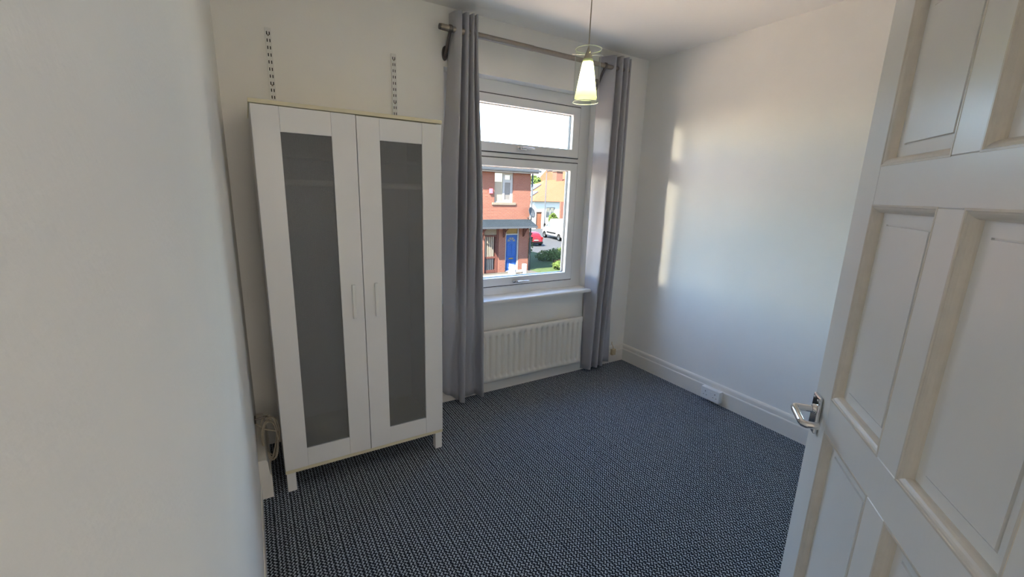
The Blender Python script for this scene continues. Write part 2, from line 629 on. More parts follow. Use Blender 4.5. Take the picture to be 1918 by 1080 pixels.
# ------------------------------------------------------------------ room shell
XL, XR, H = -.107, 2.782, 2.515
YN = -2.645                      # face of the wall with the doorway
WX0, WX1, WZ0, WZ1 = 1.04, 2.29, .69, 2.19      # window opening
obj('floor', bx(XL - .1, XR + .1, YN - .1, .02, -.12, 0), M['carpet'], kind='structure', label='dark charcoal and grey zigzag loop carpet')
obj('ceiling', bx(XL - .1, XR + .1, YN - .1, .3, H, H + .12), M['ceiling'], kind='structure', label='white painted ceiling above the window and pendant lamp')
obj('wall_front', wall_grid(B(), 'y', 0, .27, XL - .1, XR + .1, -.12, H, [(WX0, WX1, WZ0, WZ1)]), M['wall'], kind='structure', label='white wall with the window, behind wardrobe and radiator')
obj('wall_left', bx(XL - .1, XL, YN - .1, 0, -.12, H), M['wall'], kind='structure', label='white wall filling the left edge of the view')
obj('wall_right', bx(XR, XR + .1, YN - .1, 0, -.12, H), M['wall'], kind='structure', label='white wall to the right of the window with daylight on it')
obj('wall_rear', wall_grid(B(), 'y', YN - .1, YN, XL, XR, -.12, H, [(-.085, .60, 0, 1.99)]), M['wall'], kind='structure', label='white wall with the doorway')
# landing beyond the doorway (closes the building behind the camera)
obj('floor_landing', bx(-.9, 1.5, -4.0, YN - .1, -.12, 0), M['carpet'], kind='structure')
obj('ceiling_landing', bx(-.9, 1.5, -4.0, YN - .1, H, H + .12), M['ceiling'], kind='structure')
obj('wall_landing_rear', bx(-.9, 1.5, -4.1, -4.0, -.12, H), M['wall'], kind='structure')
obj('wall_landing_left', bx(-1.0, -.9, -4.1, YN - .1, -.12, H), M['wall'], kind='structure')
obj('wall_landing_right', bx(1.5, 1.6, -4.1, YN - .1, -.12, H), M['wall'], kind='structure')
obj('wall_landing_front', wall_grid(B(), 'y', YN - .12, YN - .1, -1.0, XL - .1, -.12, H, []), M['wall'], kind='structure')
# outside of the building this room belongs to: brick skin, lower storey and roof
hb = wall_grid(B(), 'y', .27, .37, -6.5, 6.5, -2.75, 2.85, [(WX0 - .02, WX1 + .02, WZ0 - .06, WZ1)])
obj('wall_outside_front', hb, M['extbrick'], kind='structure')
obj('wall_outside_left', bx(-6.5, -6.4, -6.2, .27, -2.75, 2.85), M['extbrick'], kind='structure')
obj('wall_outside_right', bx(6.4, 6.5, -6.2, .27, -2.75, 2.85), M['extbrick'], kind='structure')
obj('wall_outside_rear', bx(-6.5, 6.5, -6.3, -6.2, -2.75, 2.85), M['extbrick'], kind='structure')
bm = B()
prism(bm, [(-6.5, 2.80), (.62, 2.80), (.62, 2.88), (-2.95, 5.2), (-6.5, 2.88)], lambda a, b: (-6.6, a, b), lambda a, b: (6.6, a, b))
obj('roof_outside', bm, M['slate'], kind='structure')

# skirting boards
PROF = [(0, 0), (.02, 0), (.02, .100), (.0185, .106), (.0145, .110), (.0135, .128), (.0125, .136), (.009, .144), (.004, .149), (0, .150)]
bm = prism(B(), PROF, lambda d, z: (XR - d, YN, z), lambda d, z: (XR - d, 0, z))
obj('baseboard_right', bm, M['skirt'], kind='structure', label='cream white moulded skirting board along the right wall')
bm = prism(B(), PROF, lambda d, z: (XL, -d, z), lambda d, z: (XR, -d, z))
obj('baseboard_front', bm, M['skirt'], kind='structure', label='white skirting board under the window and radiator')
PROFL = [(0, 0), (.050, 0), (.050, .118), (.044, .126), (.0415, .150), (.040, .190), (.034, .203), (0, .205)]
bm = prism(B(), PROFL, lambda d, z: (XL + d, -.515, z), lambda d, z: (XL + d, -.03, z))
obj('baseboard_left', bm, M['skirt'], kind='structure', label='old cream skirting board end beside the wardrobe foot')
bm = box(B(), XL, XL + .004, YN, -.516, 0, .10, .0015)
obj('trim_1', bm, M['skirt'], kind='structure')

# ------------------------------------------------------------------ window
win = empty('window_1', (1.665, .12, WZ0), 'white plastic window with a small pane over a large pane, street beyond', kind='structure')
FY0, FY1 = .09, .165
Z0, Z1 = .715, WZ1
frame = obj('frame', wall_grid(B(), 'y', FY0, FY1, WX0, WX1, Z0, Z1, [(1.165, 2.155, 1.768, 2.075), (1.165, 2.155, .812, 1.668)]), M['upvc'], win)
bv = frame.modifiers.new('bevel', 'BEVEL')
bv.width = .004; bv.segments = 2; bv.limit_method = 'ANGLE'
def sash(z0, z1, hz):
    x0, x1 = 1.135, 2.185
    y0 = .076
    sg = 0.062
    s = obj('sash', wall_grid(B(), 'y', y0, .14, x0, x1, z0, z1, [(x0 + .068, x1 - .068, z0 + sg, z1 - .058)]), M['upvc'], win)
    bb = s.modifiers.new('bevel', 'BEVEL')
    bb.width = .006; bb.segments = 3; bb.limit_method = 'ANGLE'
    g = obj('gasket', wall_grid(B(), 'y', .086, .088, x0 - .006, x1 + .006, z0 - .006, z1 + .006, [(x0 + .01, x1 - .01, z0 + .01, z1 - .01)]), M['rubber'], s, label='thin black seal')
    g2 = obj('spacer', wall_grid(B(), 'y', .104, .128, x0 + .066, x1 - .066, z0 + sg - .002, z1 - .056, [(x0 + .071, x1 - .071, z0 + sg + .003, z1 - .061)]), M['grey'], s, label='grey spacer bar of the glazing')
    p = obj('pane', bx(x0 + .066, x1 - .066, .110, .112, z0 + sg - .002, z1 - .056), M['pane'], s, label='clear glass pane')
    # espagnolette handle
    bm = box(B(), 1.62, 1.70, y0 - .010, y0, hz - .011, hz + .011, .004)
    tube(bm, [(1.645, y0 - .004, hz), (1.645, y0 - .03, hz)], .009, 12)
    pts = [(1.65, y0 - .031, hz), (1.665, y0 - .036, hz + .001), (1.70, y0 - .038, hz + .002), (1.735, y0 - .036, hz + .001), (1.752, y0 - .031, hz)]
    tube(bm, pts, [.009, .0085, .0075, .0075, .006], 12)
    h = obj('handle', bm, M['chrome'], s, smooth=True, auto=40, label='chrome window handle')
sash(1.737, 2.103, 1.772)
sash(.782, 1.697, .806)
# sill board
bm = B()
prism(bm, [(-.062, .693), (-.062, .709), (-.058, .714), (-.052, .716), (.30, .716), (.30, .693)], lambda a, b: (WX0 - .02 if a < 0 else WX0, a, b), lambda a, b: (WX1 + .02 if a < 0 else WX1, a, b))
obj('sill', bm, M['gloss'], win, label='white painted window sill board')

# ------------------------------------------------------------------ door (open, seen at the right)
DA = .8895
d = Vector((math.sin(DA), math.cos(DA), 0))
LD = Vector((1.1632, -2.1662, 0))
DW, DT = .73, .038
hinge = LD - d * DW
door = empty('door_1', hinge, 'white gloss six panel door standing open at the right edge', kind='structure', rotz=math.atan2(d.y, d.x))
def sx(s): return DW - s
DZ0, DZ1 = .012, 1.965
cols = [(.095, .331), (.402, .635)]
rows = [(.20, .932), (1.016, 1.463), (1.543, 1.862)]
def dpart(name, s0, s1, z0, z1, **k):
    return obj(name, bx(sx(s1), sx(s0), -DT, 0, z0, z1, bev=.0012, seg=1), M['gloss'], door, **k)
dpart('stile', 0, .095, DZ0, DZ1)
dpart('stile', .635, DW, DZ0, DZ1)
for z0, z1 in ((DZ0, .20), (.932, 1.016), (1.463, 1.543), (1.862, DZ1)):
    dpart('rail', .0953, .6347, z0, z1)
for z0, z1 in rows:
    dpart('muntin', .331, .402, z0 + .0003, z1 - .0003)
def panel(s0, s1, z0, z1):
    x0, x1 = sx(s1), sx(s0)
    rec, fld = -.017, -.0145
    # raised and fielded panel: margin, small step, slightly sloping border, flat field
    def ring(i, y): return [(x0 + i, y, z0 + i), (x1 - i, y, z0 + i), (x1 - i, y, z1 - i), (x0 + i, y, z1 - i)]
    bm = B()
    rs = [ring(-.004, -.030), ring(-.004, rec - .001), ring(.037, rec + .0004), ring(.0374, rec - .003), ring(.0396, rec - .003), ring(.040, fld)]
    vr = [[bm.verts.new(p) for p in r] for r in rs]
    for A, Bq in zip(vr, vr[1:]):
        for k in range(4):
            bm.faces.new((A[k], A[(k + 1) % 4], Bq[(k + 1) % 4], Bq[k]))
    bm.faces.new(vr[-1])
    bm.faces.new(vr[0][::-1])
    p = obj('panel', bm, M['gloss'], door)
    # ovolo bead round the opening
    prof = [(-.0022, -.0005), (-.0016, .0007), (.0018, .0007), (.003, -.001), (.0055, -.0016), (.0085, -.0032), (.0115, -.006), (.0135, -.0095), (.0145, -.013), (.015, rec - .001)]
    bm = B()
    vr = [[bm.verts.new(q) for q in ring(i, y)] for i, y in prof]
    for A, Bq in zip(vr, vr[1:]):
        for k in range(4):
            bm.faces.new((A[k], A[(k + 1) % 4], Bq[(k + 1) % 4], Bq[k]))
    obj('moulding', bm, M['bead'], p, label='yellowed bead moulding')
for z0, z1 in rows:
    for s0, s1 in cols:
        panel(s0, s1, z0, z1)
# lever handle
hp = obj('handle_plate', bx(sx(.056), sx(.012), 0, .009, .902, .998, bev=.003), M['chrome'], door, label='chrome backplate of the lever handle')
bm = B()
zl = .962
tube(bm, [(sx(.040), .008, zl), (sx(.040), .047, zl), (sx(.042), .052, zl), (sx(.047), .055, zl), (sx(.06), .056, zl - .001), (sx(.112), .056, zl - .004), (sx(.121), .054, zl - .005), (sx(.125), .049, zl - .005), (sx(.125), .024, zl - .005)], .0085, 14)
lathe(bm, [(.013, .0088), (.013, .013), (.010, .016)], (0, 0, 0), 16, 'y')
for v_ in bm.verts[-48:]:
    v_.co += Vector((sx(.040), 0, zl))
obj('lever', bm, M['chrome'], hp, smooth=True, auto=50, label='chrome return lever')
for zz in (.912, .988):
    for ss in (.022, .046):
        bm = lathe(B(), [(.0035, 0), (.0035, .0008), (.002, .0016), (.0001, .0018)], (sx(ss), .0088, zz), 10, 'y')
        obj('screw', bm, M['chrome'], hp, smooth=True)

# ------------------------------------------------------------------ wardrobe
YF = -.5215
W = .81
wd = empty('wardrobe', (.405, -.27, 0), 'white two door wardrobe with grey ribbed panels and cream top edge', 'wardrobe')
obj('top_board', bx(-.004, W + .004, YF - .001, -.012, 1.784, 1.80, bev=.001, seg=1), M['cream'], wd, label='cream edged top board')
obj('bottom_board', bx(0, W, YF + .004, -.012, .098, .116, bev=.001, seg=1), M['cream'], wd, label='cream edged bottom board')
obj('side_board', bx(0, .016, YF + .021, -.012, .116, 1.784), M['ward'], wd)
obj('side_board', bx(W - .016, W, YF + .021, -.012, .116, 1.784), M['ward'], wd)
obj('back_board', bx(.016, W - .016, -.020, -.014, .116, 1.784), M['ward'], wd)
obj('shelf', bx(.018, W - .018, -.22, -.022, 1.60, 1.616), M['ward'], wd)
obj('clothes_rail', tube(B(), [(.017, YF + .036, 1.478), (W - .017, YF + .036, 1.478)], .0140, 14), M["whitep_in"], wd, smooth=True, auto=40)
for i, x in enumerate((.004, W - .044)):
    for y in (YF + .004, -.06):
        bm = bx(x, x + .040, y, y + .040, 0, .098, bev=.002, seg=1)
        obj('leg', bm, M['ward'], wd)
def ward_door(x0, x1, gx0, gx1, hx, zt):
    y0, y1 = YF, YF + .019
    z0 = .118
    dr = empty('door', (x0, y0, z0), parent=wd)
    obj('stile', bx(x0, gx0, y0, y1, z0, zt, bev=.0012, seg=1), M['ward'], dr)
    obj('stile', bx(gx1, x1, y0, y1, z0, zt, bev=.0012, seg=1), M['ward'], dr)
    obj('rail', bx(gx0 + .0004, gx1 - .0004, y0 + .0008, y1, 1.681, zt, bev=.0012, seg=1), M['ward'], dr)
    obj('rail', bx(gx0 + .0004, gx1 - .0004, y0 + .0008, y1, z0, .213, bev=.0012, seg=1), M['ward'], dr)
    obj('ribbed_panel', bx(gx0 - .003, gx1 + .003, y0 + .006, y0 + .010, .21, 1.684), M['ribbed'], dr, label='grey ribbed translucent plastic panel')
    bm = box(B(), hx - .008, hx + .008, y0 - .026, y0 - .013, .846, 1.016, .0035)
    for zz in (.868, .994):
        box(bm, hx - .006, hx + .006, y0 - .016, y0, zz - .010, zz + .010, .002)
    obj('handle', bm, M['handle'], dr, label='slim white upright pull handle')
ward_door(.001, .4035, .1015, .3005, .355, 1.781)
ward_door(.4065, .809, .508, .711, .461, 1.779)

# ------------------------------------------------------------------ twin slot shelf uprights above the wardrobe
def upright(x, z1, label):
    t = empty('shelf_upright', (x, 0, 1.0), label, 'shelf rail', 'slotted shelf uprights')
    z0, hw = 1.0, .0135
    slots, screws = [], []
    z = z1 - .014
    i = 0
    while z > z0 + .03:
        if i in (1, 8, 15, 22):
            screws.append(z + .013)
        slots.append(z - .0105)
        z -= .0325
        i += 1
    holes = [(x + s - .0022, x + s + .0022, q - .0075, q + .0075) for q in slots for s in (-.0058, .0058)]
    bm = wall_grid(B(), 'y', -.0135, -.012, x - hw, x + hw, z0, z1, holes)
    obj('slotted_face', bm, M['upright'], t)
    bm = box(B(), x - hw, x - hw + .0018, -.012, 0, z0, z1)
    box(bm, x + hw - .0018, x + hw, -.012, 0, z0, z1)
    box(bm, x - .0015, x + .0015, -.012, -.001, z0, z1)
    obj('channel', bm, M['upright'], t)
    obj('slot_shade', bx(x - hw + .002, x + hw - .002, -.006, -.0045, z0 + .002, z1 - .002), M['dark'], t, label='dark sheet painted as the shade inside the slots')  # added dark sheet: its colour paints the shade inside the white channel
    for q in screws:
        obj('screw', lathe(B(), [(.0048, 0), (.0046, -.001), (.003, -.002), (.0001, -.0024)], (x, -.0135, q), 12, 'y'), M['steel'], t, smooth=True)
    return t
upright(.118, 2.213, 'slotted white shelf upright on wall above left wardrobe door')
upright(.735, 2.205, 'slotted white shelf upright on wall above right wardrobe door, nearer the curtain')

# ------------------------------------------------------------------ radiator
RX0, RX1, RZ0, RZ1, RY = 1.305, 2.215, .098, .492, -.072
rd = empty('radiator', ((RX0 + RX1) / 2, -.03, 0), 'white ribbed panel radiator on the wall under the window', 'radiator')
bm = B()
nfl = 18
pitch = (RX1 - RX0) / nfl
xs = []
for i in range(nfl):
    a = RX0 + i * pitch
    for f in (0, .10, .17, .24, .32, .68, .76, .83, .90):
        xs.append((a + f * pitch, f))
xs.append((RX1, 0))
zs = [RZ0, RZ0 + .006, RZ0 + .030, RZ0 + .038, RZ0 + .050, RZ1 - .060, RZ1 - .046, RZ1 - .038, RZ1 - .006, RZ1]
def rel(f, j):
    if j in (0, 9): return .006
    if j in (1, 2, 7, 8): return 0
    dpt = {0: 1, .10: .95, .17: .7, .24: .25, .32: 0, .68: 0, .76: .25, .83: .7, .90: .95}[f]
    return .017 * (.7 if j in (3, 6) else 1) * dpt
grid = [[bm.verts.new((x, RY + rel(f, j), z)) for j, z in enumerate(zs)] for x, f in xs]
for i in range(len(xs) - 1):
    for j in range(len(zs) - 1):
        bm.faces.new((grid[i][j], grid[i + 1][j], grid[i + 1][j + 1], grid[i][j + 1]))
obj('front_panel', bm, M['rad'], rd, smooth=True, auto=70, solid=.0015)
bm = box(B(), RX0, RX1, RY + .004, RY + .02, RZ1 - .012, RZ1 + .001, .002)
box(bm, RX0, RX1, RY + .004, RY + .02, RZ0 - .001, RZ0 + .012, .002)
box(bm, RX1 - .012, RX1 + .001, RY + .002, RY + .02, RZ0, RZ1, .003)
box(bm, RX0 - .001, RX0 + .012, RY + .002, RY + .02, RZ0, RZ1, .003)
obj('rim', bm, M['rad'], rd)
for x in (RX0 + .12, RX1 - .12):
    obj('bracket', bx(x - .02, x + .02, RY + .018, -.001, .17, .44, bev=.002), M['rad'], rd)

# ------------------------------------------------------------------ curtain pole and curtains
PY, PZ = -.090, 2.372
pole = empty('curtain_pole', (1.64, -.01, PZ), 'brushed nickel curtain pole fixed above the window', 'curtain pole')
bm = tube(B(), [(.985, PY, PZ), (2.47, PY, PZ)], .0155, 20)
tube(bm, [(.985, PY, PZ), (1.62, PY, PZ)], .0172, 20)
obj('pole', bm, M['steel'], pole, smooth=True, auto=50)
for x in (.985, 2.47):
    obj('end_cap', lathe(B(), [(.0001, -.008), (.0155, -.008), (.0155, .010), (.0001, .010)], (x, PY, PZ), 18, 'x'), M['bronze'], pole, smooth=True, auto=40)
for x in (1.045, 2.245):
    bm = B()
    # oval wall rose, arm sweeping up to the pole, ring round the pole
    n = 20
    ring0 = [(x + .017 * math.cos(2 * PI * k / n), 2.262 + .040 * math.sin(2 * PI * k / n)) for k in range(n)]
    prism(bm, ring0, lambda a, b: (a, 0, b), lambda a, b: (a, -.012, b))
    tube(bm, [(x, -.008, 2.25), (x, -.025, 2.262), (x, -.048, 2.30), (x, -.072, 2.338), (x, PY, PZ - .012)], [.010, .010, .009, .009, .009], 10)
    lathe(bm, [(.0178, -.012), (.0215, -.007), (.0215, .007), (.0178, .012)], (x, PY, PZ), 20, 'x')
    obj('bracket', bm, M['bronze'], pole, smooth=True, auto=50, label='dark metal wall bracket')

def curtain(name, top, bot, mid, ztop, zbot, label, bulge):
    n, rows_ = 150, 46
    tp, bp_, mp_ = smooth_path(top, n), smooth_path(bot, n), smooth_path(mid, n)
    bm = B()
    g = []
    for j in range(rows_ + 1):
        t = j / rows_
        row = []
        for i in range(n):
            if t < .5:
                f = t / .5
                f = f * f * (3 - 2 * f)
                p = tp[i].lerp(mp_[i], f)
            else:
                f = (t - .5) / .5
                p = mp_[i].lerp(bp_[i], f ** 1.2)
            wob = .0035 * math.sin(i * .21 + t * 9.0) + .0025 * math.sin(i * .09 - t * 17)
            zz = ztop + (zbot(i / (n - 1)) - ztop) * t
            y = min(p.y + wob * min(1, t * 4), -.003)
            if zz < .17: y = min(y, -.024)
            if bulge:
                k = max(0, min(1, (1.15 - zz) / .35)) * max(0, min(1, (zz - .30) / .25))
                y = y * (1 - k) + k * (-.066 + (y + .02) * .62)
            row.append(bm.verts.new((p.x + wob * .4, y, zz)))
        g.append(row)
    for a, b in zip(g, g[1:]):
        for i in range(n - 1):
            bm.faces.new((a[i], a[i + 1], b[i + 1], b[i]))
    o = empty(name, (sum(p.x for p in tp) / n, PY, 0), label, 'curtain', 'grey curtains at the window')
    obj('cloth', bm, M['curtain'], o, smooth=True, solid=.0018)
    return o
curtain('curtain',
        [(1.062, -.030), (1.070, -.095), (1.098, -.122), (1.108, -.110), (1.112, -.025), (1.126, -.030), (1.134, -.108), (1.154, -.112), (1.158, -.028), (1.164, -.032), (1.170, -.112), (1.183, -.118), (1.187, -.030), (1.192, -.034), (1.199, -.118), (1.210, -.114), (1.213, -.040)],
        [(.995, -.030), (1.030, -.060), (1.066, -.030), (1.086, -.030), (1.108, -.052), (1.122, -.060), (1.108, -.098), (1.122, -.122), (1.142, -.112), (1.146, -.040), (1.175, -.030), (1.225, -.036), (1.256, -.030), (1.268, -.055), (1.280, -.098), (1.296, -.104), (1.300, -.055)],
        [(1.004, -.020), (1.028, -.080), (1.058, -.138), (1.072, -.132), (1.077, -.030), (1.096, -.018), (1.116, -.048), (1.126, -.128), (1.138, -.126), (1.142, -.028), (1.156, -.030), (1.170, -.095), (1.194, -.140), (1.205, -.130), (1.209, -.028), (1.222, -.045), (1.240, -.130), (1.254, -.122), (1.258, -.045)],
        2.470, lambda f: .10 - .085 * min(1, f / .25) if f < .25 else .016, 'long grey curtain hanging between the wardrobe and the window', 1)
curtain('curtain',
        [(2.258, -.004), (2.278, -.040), (2.318, -.108), (2.330, -.112), (2.338, -.095), (2.343, -.028), (2.360, -.034), (2.376, -.122), (2.389, -.116), (2.394, -.032), (2.408, -.036), (2.430, -.124), (2.444, -.116), (2.448, -.036), (2.460, -.044), (2.478, -.108), (2.489, -.096), (2.492, -.040)],
        [(2.262, -.026), (2.276, -.040), (2.296, -.092), (2.308, -.100), (2.322, -.088), (2.330, -.030), (2.352, -.028), (2.372, -.088), (2.386, -.098), (2.398, -.086), (2.404, -.030), (2.418, -.040), (2.432, -.096), (2.450, -.088), (2.458, -.032), (2.480, -.028), (2.510, -.040), (2.548, -.070)],
        [(2.262, -.004), (2.276, -.038), (2.312, -.098), (2.325, -.116), (2.336, -.100), (2.342, -.026), (2.362, -.036), (2.382, -.118), (2.395, -.114), (2.400, -.028), (2.418, -.040), (2.442, -.120), (2.456, -.112), (2.460, -.030), (2.482, -.050), (2.508, -.096), (2.524, -.086), (2.530, -.030)],
        2.452, lambda f: .018 + .02 * f, 'long grey curtain hanging near the right corner with a bright inner edge', 0)

# ------------------------------------------------------------------ pendant lamp
LX, LY = 1.318, -1.0
LT, LB = 2.096, 1.876
pl = empty('pendant_lamp', (LX, LY, H), 'lit pendant lamp with frosted cone inside a clear glass cylinder', 'lamp')
obj('ceiling_rose', lathe(B(), [(.0001, -.03), (.02, -.03), (.042, -.018), (.045, 0)], (LX, LY, H), 24), M['plastic'], pl, smooth=True, auto=50)
obj('cord', tube(B(), [(LX, LY, H - .02), (LX, LY, LT - .01)], .0026, 8), M['cord'], pl, smooth=True)
obj('holder', lathe(B(), [(.004, .012), (.007, .004), (.013, -.012), (.0195, -.030), (.021, -.036), (.021, -.052), (.0001, -.052)], (LX, LY, LT - .005), 24), M['holder'], pl, smooth=True, auto=40, label='grey metal lamp holder')
bm = tube(B(), [(LX - .072 * .855, LY + .072 * .518, LT - .022), (LX + .072 * .855, LY - .072 * .518, LT - .022)], .0016, 8)
tube(bm, [(LX - .060 * .518, LY - .060 * .855, LT - .022), (LX + .060 * .518, LY + .060 * .855, LT - .022)], .0016, 8)
obj('support_wire', bm, M['chrome'], pl, smooth=True)
gr = .0575
cyl = obj('glass_cylinder', lathe(B(), [(gr, LB - LT), (gr, 0)], (LX, LY, LT), 48), M['lampglass'], pl, smooth=True, label='clear glass outer cylinder')
rimm = mat('glass_rim', (.80, .88, .72), .15)
for z in (LB, LT):
    obj('rim', tube(B(), [(LX + gr * math.cos(a * PI / 24), LY + gr * math.sin(a * PI / 24), z) for a in range(48)], .0016, 6, closed=True), rimm, cyl, smooth=True, label='pale green polished glass rim')
cone = obj('glass_cone', lathe(B(), [(.021, -.040), (.0225, -.048), (.050, -.200), (.0505, -.204)], (LX, LY, LT), 40), M['cone'], pl, smooth=True, label='frosted pale green glass cone')
obj('bulb', lathe(B(), [(.010, -.055), (.014, -.070), (.021, -.092), (.024, -.112), (.021, -.132), (.012, -.145), (.0001, -.149)], (LX, LY, LT), 20), M['bulb'], pl, smooth=True, label='glowing bulb')

# ------------------------------------------------------------------ small things on the skirting
sk = empty('wall_socket', (XR - .02, -.935, .075), 'white double power socket on the right hand skirting board', 'socket')
SX0 = XR - .02
obj('back_box', bx(SX0 - .034, SX0, -1.008, -.862, .025, .112, bev=.003), M['plastic'], sk)
pf = obj('face_plate', bx(SX0 - .042, SX0 - .0345, -1.008, -.862, .025, .112, bev=.003), M['plastic'], sk)
fx = SX0 - .042
for yc in (-.897, -.973):
    obj('switch', bx(fx - .003, fx, yc + (-.030 if yc < -.93 else .030) * -1 - .006, yc + (-.030 if yc < -.93 else .030) * -1 + .006, .075, .092, bev=.001, seg=1), M['plastic'], pf)
    for ya, yb, za, zb in ((-.002, .002, .078, .088), (-.0145, -.0085, .054, .058), (.0085, .0145, .054, .058)):
        obj('pin_hole', bx(fx - .0006, fx + .001, yc + ya, yc + yb, za, zb), M['dark'], pf, label='dark pin hole')
pb = empty('phone_socket', (2.632, -.02, .10), 'small beige phone junction box on the skirting in the right corner', 'socket')
obj('box', bx(2.610, 2.654, -.046, -.0205, .075, .130, bev=.004), M['beige'], pb)
obj('cable', tube(B(), [(2.634, -.030, .128), (2.634, -.026, .148), (2.635, -.006, .166), (2.635, -.005, .19)], .0025, 8), M['beige'], pb, smooth=True)
# coil of flex hung in the gap left of the wardrobe
ck = empty('cable_coil', (-.06, -.36, .36), 'loosely coiled cream cable in the dark gap left of the wardrobe', 'cable')
bm = B()
for k in range(6):
    cx, cz = -.048 + .004 * random.uniform(-1, 1), .235 + .012 * random.uniform(-1, 1)
    a, b = .031 + .005 * random.uniform(-1, 1), .118 + .014 * random.uniform(-1, 1)
    tilt = R(random.uniform(-10, 16))
    pts = []
    for q in range(28):
        th = 2 * PI * q / 28
        px_, pz_ = a * math.cos(th) * (1 + .15 * math.sin(th)), b * math.sin(th)
        pts.append((cx + px_ * math.cos(tilt) - pz_ * math.sin(tilt), -.38 + .004 * k + .015 * math.sin(th * 2 + k), cz + px_ * math.sin(tilt) + pz_ * math.cos(tilt)))
    tube(bm, pts, .0033, 7, closed=True)
obj('flex', bm, M['cable'], ck, smooth=True)
bm = tube(B(), [(-.103, -.37, .325), (-.07, -.375, .29), (-.02, -.37, .262), (-.012, -.362, .25)], .0036, 8)
obj('tie', bm, M['cable'], ck, smooth=True)
bm = box(B(), -.107, -.100, -.392, -.352, .335, .36, .002)
tube(bm, [(-.101, -.37, .348), (-.06, -.37, .350), (-.045, -.37, .358)], .004, 8)
obj('hook', bm, M['bronze'], ck, label='dark hook on the wall')

# ================================================================== OUTSIDE
GZ = -2.75
FYH = 16.3
obj('road', bx(-60, 80, .4, 120, GZ - .3, GZ), M['road'], kind='structure', label='grey tarmac side street beyond the window')
M['concrete'] = mat('pale_concrete', (.50, .385, .30), .9, noise=.06, nscale=3)
obj('forecourt', bx(-30, 14.4, .38, 11.0, GZ, GZ + .08), M['concrete'], kind='structure', label='pale sunlit concrete forecourt below the window')
obj('pavement', bx(-60, 14.4, 11.6, 14.2, GZ, GZ + .10), M['pave'], kind='structure')
obj('front_garden', bx(12.75, 17.0, 14.9, 23.0, GZ, GZ + .12), M['grass'], kind='structure', label='green lawn beside the brick house')
obj('yard_paving', bx(-20, 12.74, 14.2, FYH + .3, GZ, GZ + .12), M['pave'], kind='structure')

house = empty('terraced_house', (9.0, FYH + 3, GZ), 'red brick house across the street with slate roof and blue door', 'house')
HX0, HX1 = 3.0, 12.55
wins = [(10.41, 11.49, .94, 2.42), (5.6, 6.68, .94, 2.42), (6.2, 7.9, -1.9, -.35)]
doors = [(11.12, 11.93, GZ + .12, -.26), (9.90, 10.72, GZ + .12, -.26)]
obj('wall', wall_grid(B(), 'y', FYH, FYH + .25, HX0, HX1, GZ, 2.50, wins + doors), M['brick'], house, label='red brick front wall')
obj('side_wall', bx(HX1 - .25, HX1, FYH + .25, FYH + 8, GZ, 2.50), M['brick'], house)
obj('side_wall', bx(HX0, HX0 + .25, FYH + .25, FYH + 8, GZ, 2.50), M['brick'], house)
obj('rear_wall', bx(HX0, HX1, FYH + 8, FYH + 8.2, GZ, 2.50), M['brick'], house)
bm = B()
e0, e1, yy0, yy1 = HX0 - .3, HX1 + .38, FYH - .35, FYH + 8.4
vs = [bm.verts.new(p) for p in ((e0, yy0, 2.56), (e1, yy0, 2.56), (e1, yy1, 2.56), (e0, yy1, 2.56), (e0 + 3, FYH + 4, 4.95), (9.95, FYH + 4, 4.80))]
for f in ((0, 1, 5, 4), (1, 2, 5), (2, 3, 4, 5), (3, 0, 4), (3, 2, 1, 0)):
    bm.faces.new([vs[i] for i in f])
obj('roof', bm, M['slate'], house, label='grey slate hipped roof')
gt = B()
box(gt, e0, e1, yy0 - .06, yy0 + .06, 2.46, 2.585, .02)
obj('gutter', gt, M['grey_ext'], house, label='blue grey gutter')
obj('fascia', bx(e0, e1 - .1, yy0 + .06, yy0 + .30, 2.40, 2.50), M['whitep'], house)
obj('downpipe', tube(B(), [(12.60, FYH - .06, 2.46), (12.60, FYH - .06, GZ + .12)], .045, 10), M['grey_ext'], house, smooth=True, label='pale grey downpipe at the corner')
for x0, x1, z0, z1 in wins:
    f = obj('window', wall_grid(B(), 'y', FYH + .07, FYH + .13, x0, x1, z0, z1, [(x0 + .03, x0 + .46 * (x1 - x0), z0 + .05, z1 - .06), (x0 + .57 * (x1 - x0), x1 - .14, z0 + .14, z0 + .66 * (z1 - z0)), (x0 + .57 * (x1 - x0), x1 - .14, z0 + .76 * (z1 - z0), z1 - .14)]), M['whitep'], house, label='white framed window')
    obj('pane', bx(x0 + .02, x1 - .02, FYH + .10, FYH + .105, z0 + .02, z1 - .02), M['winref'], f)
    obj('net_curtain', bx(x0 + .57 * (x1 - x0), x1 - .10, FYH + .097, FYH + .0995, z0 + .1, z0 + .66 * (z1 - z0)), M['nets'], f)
    obj('blind', bx(x0 + .04, x0 + .43 * (x1 - x0), FYH + .097, FYH + .0995, z0 + .05, z0 + .68 * (z1 - z0)), M['pale_slat'], f, label='pale orange lining behind the glass')
    obj('sill', bx(x0 - .14, x1 + .16, FYH - .05, FYH + .10, z0 - .12, z0 - .005, bev=.01), M['stone'], house, label='stone sill')
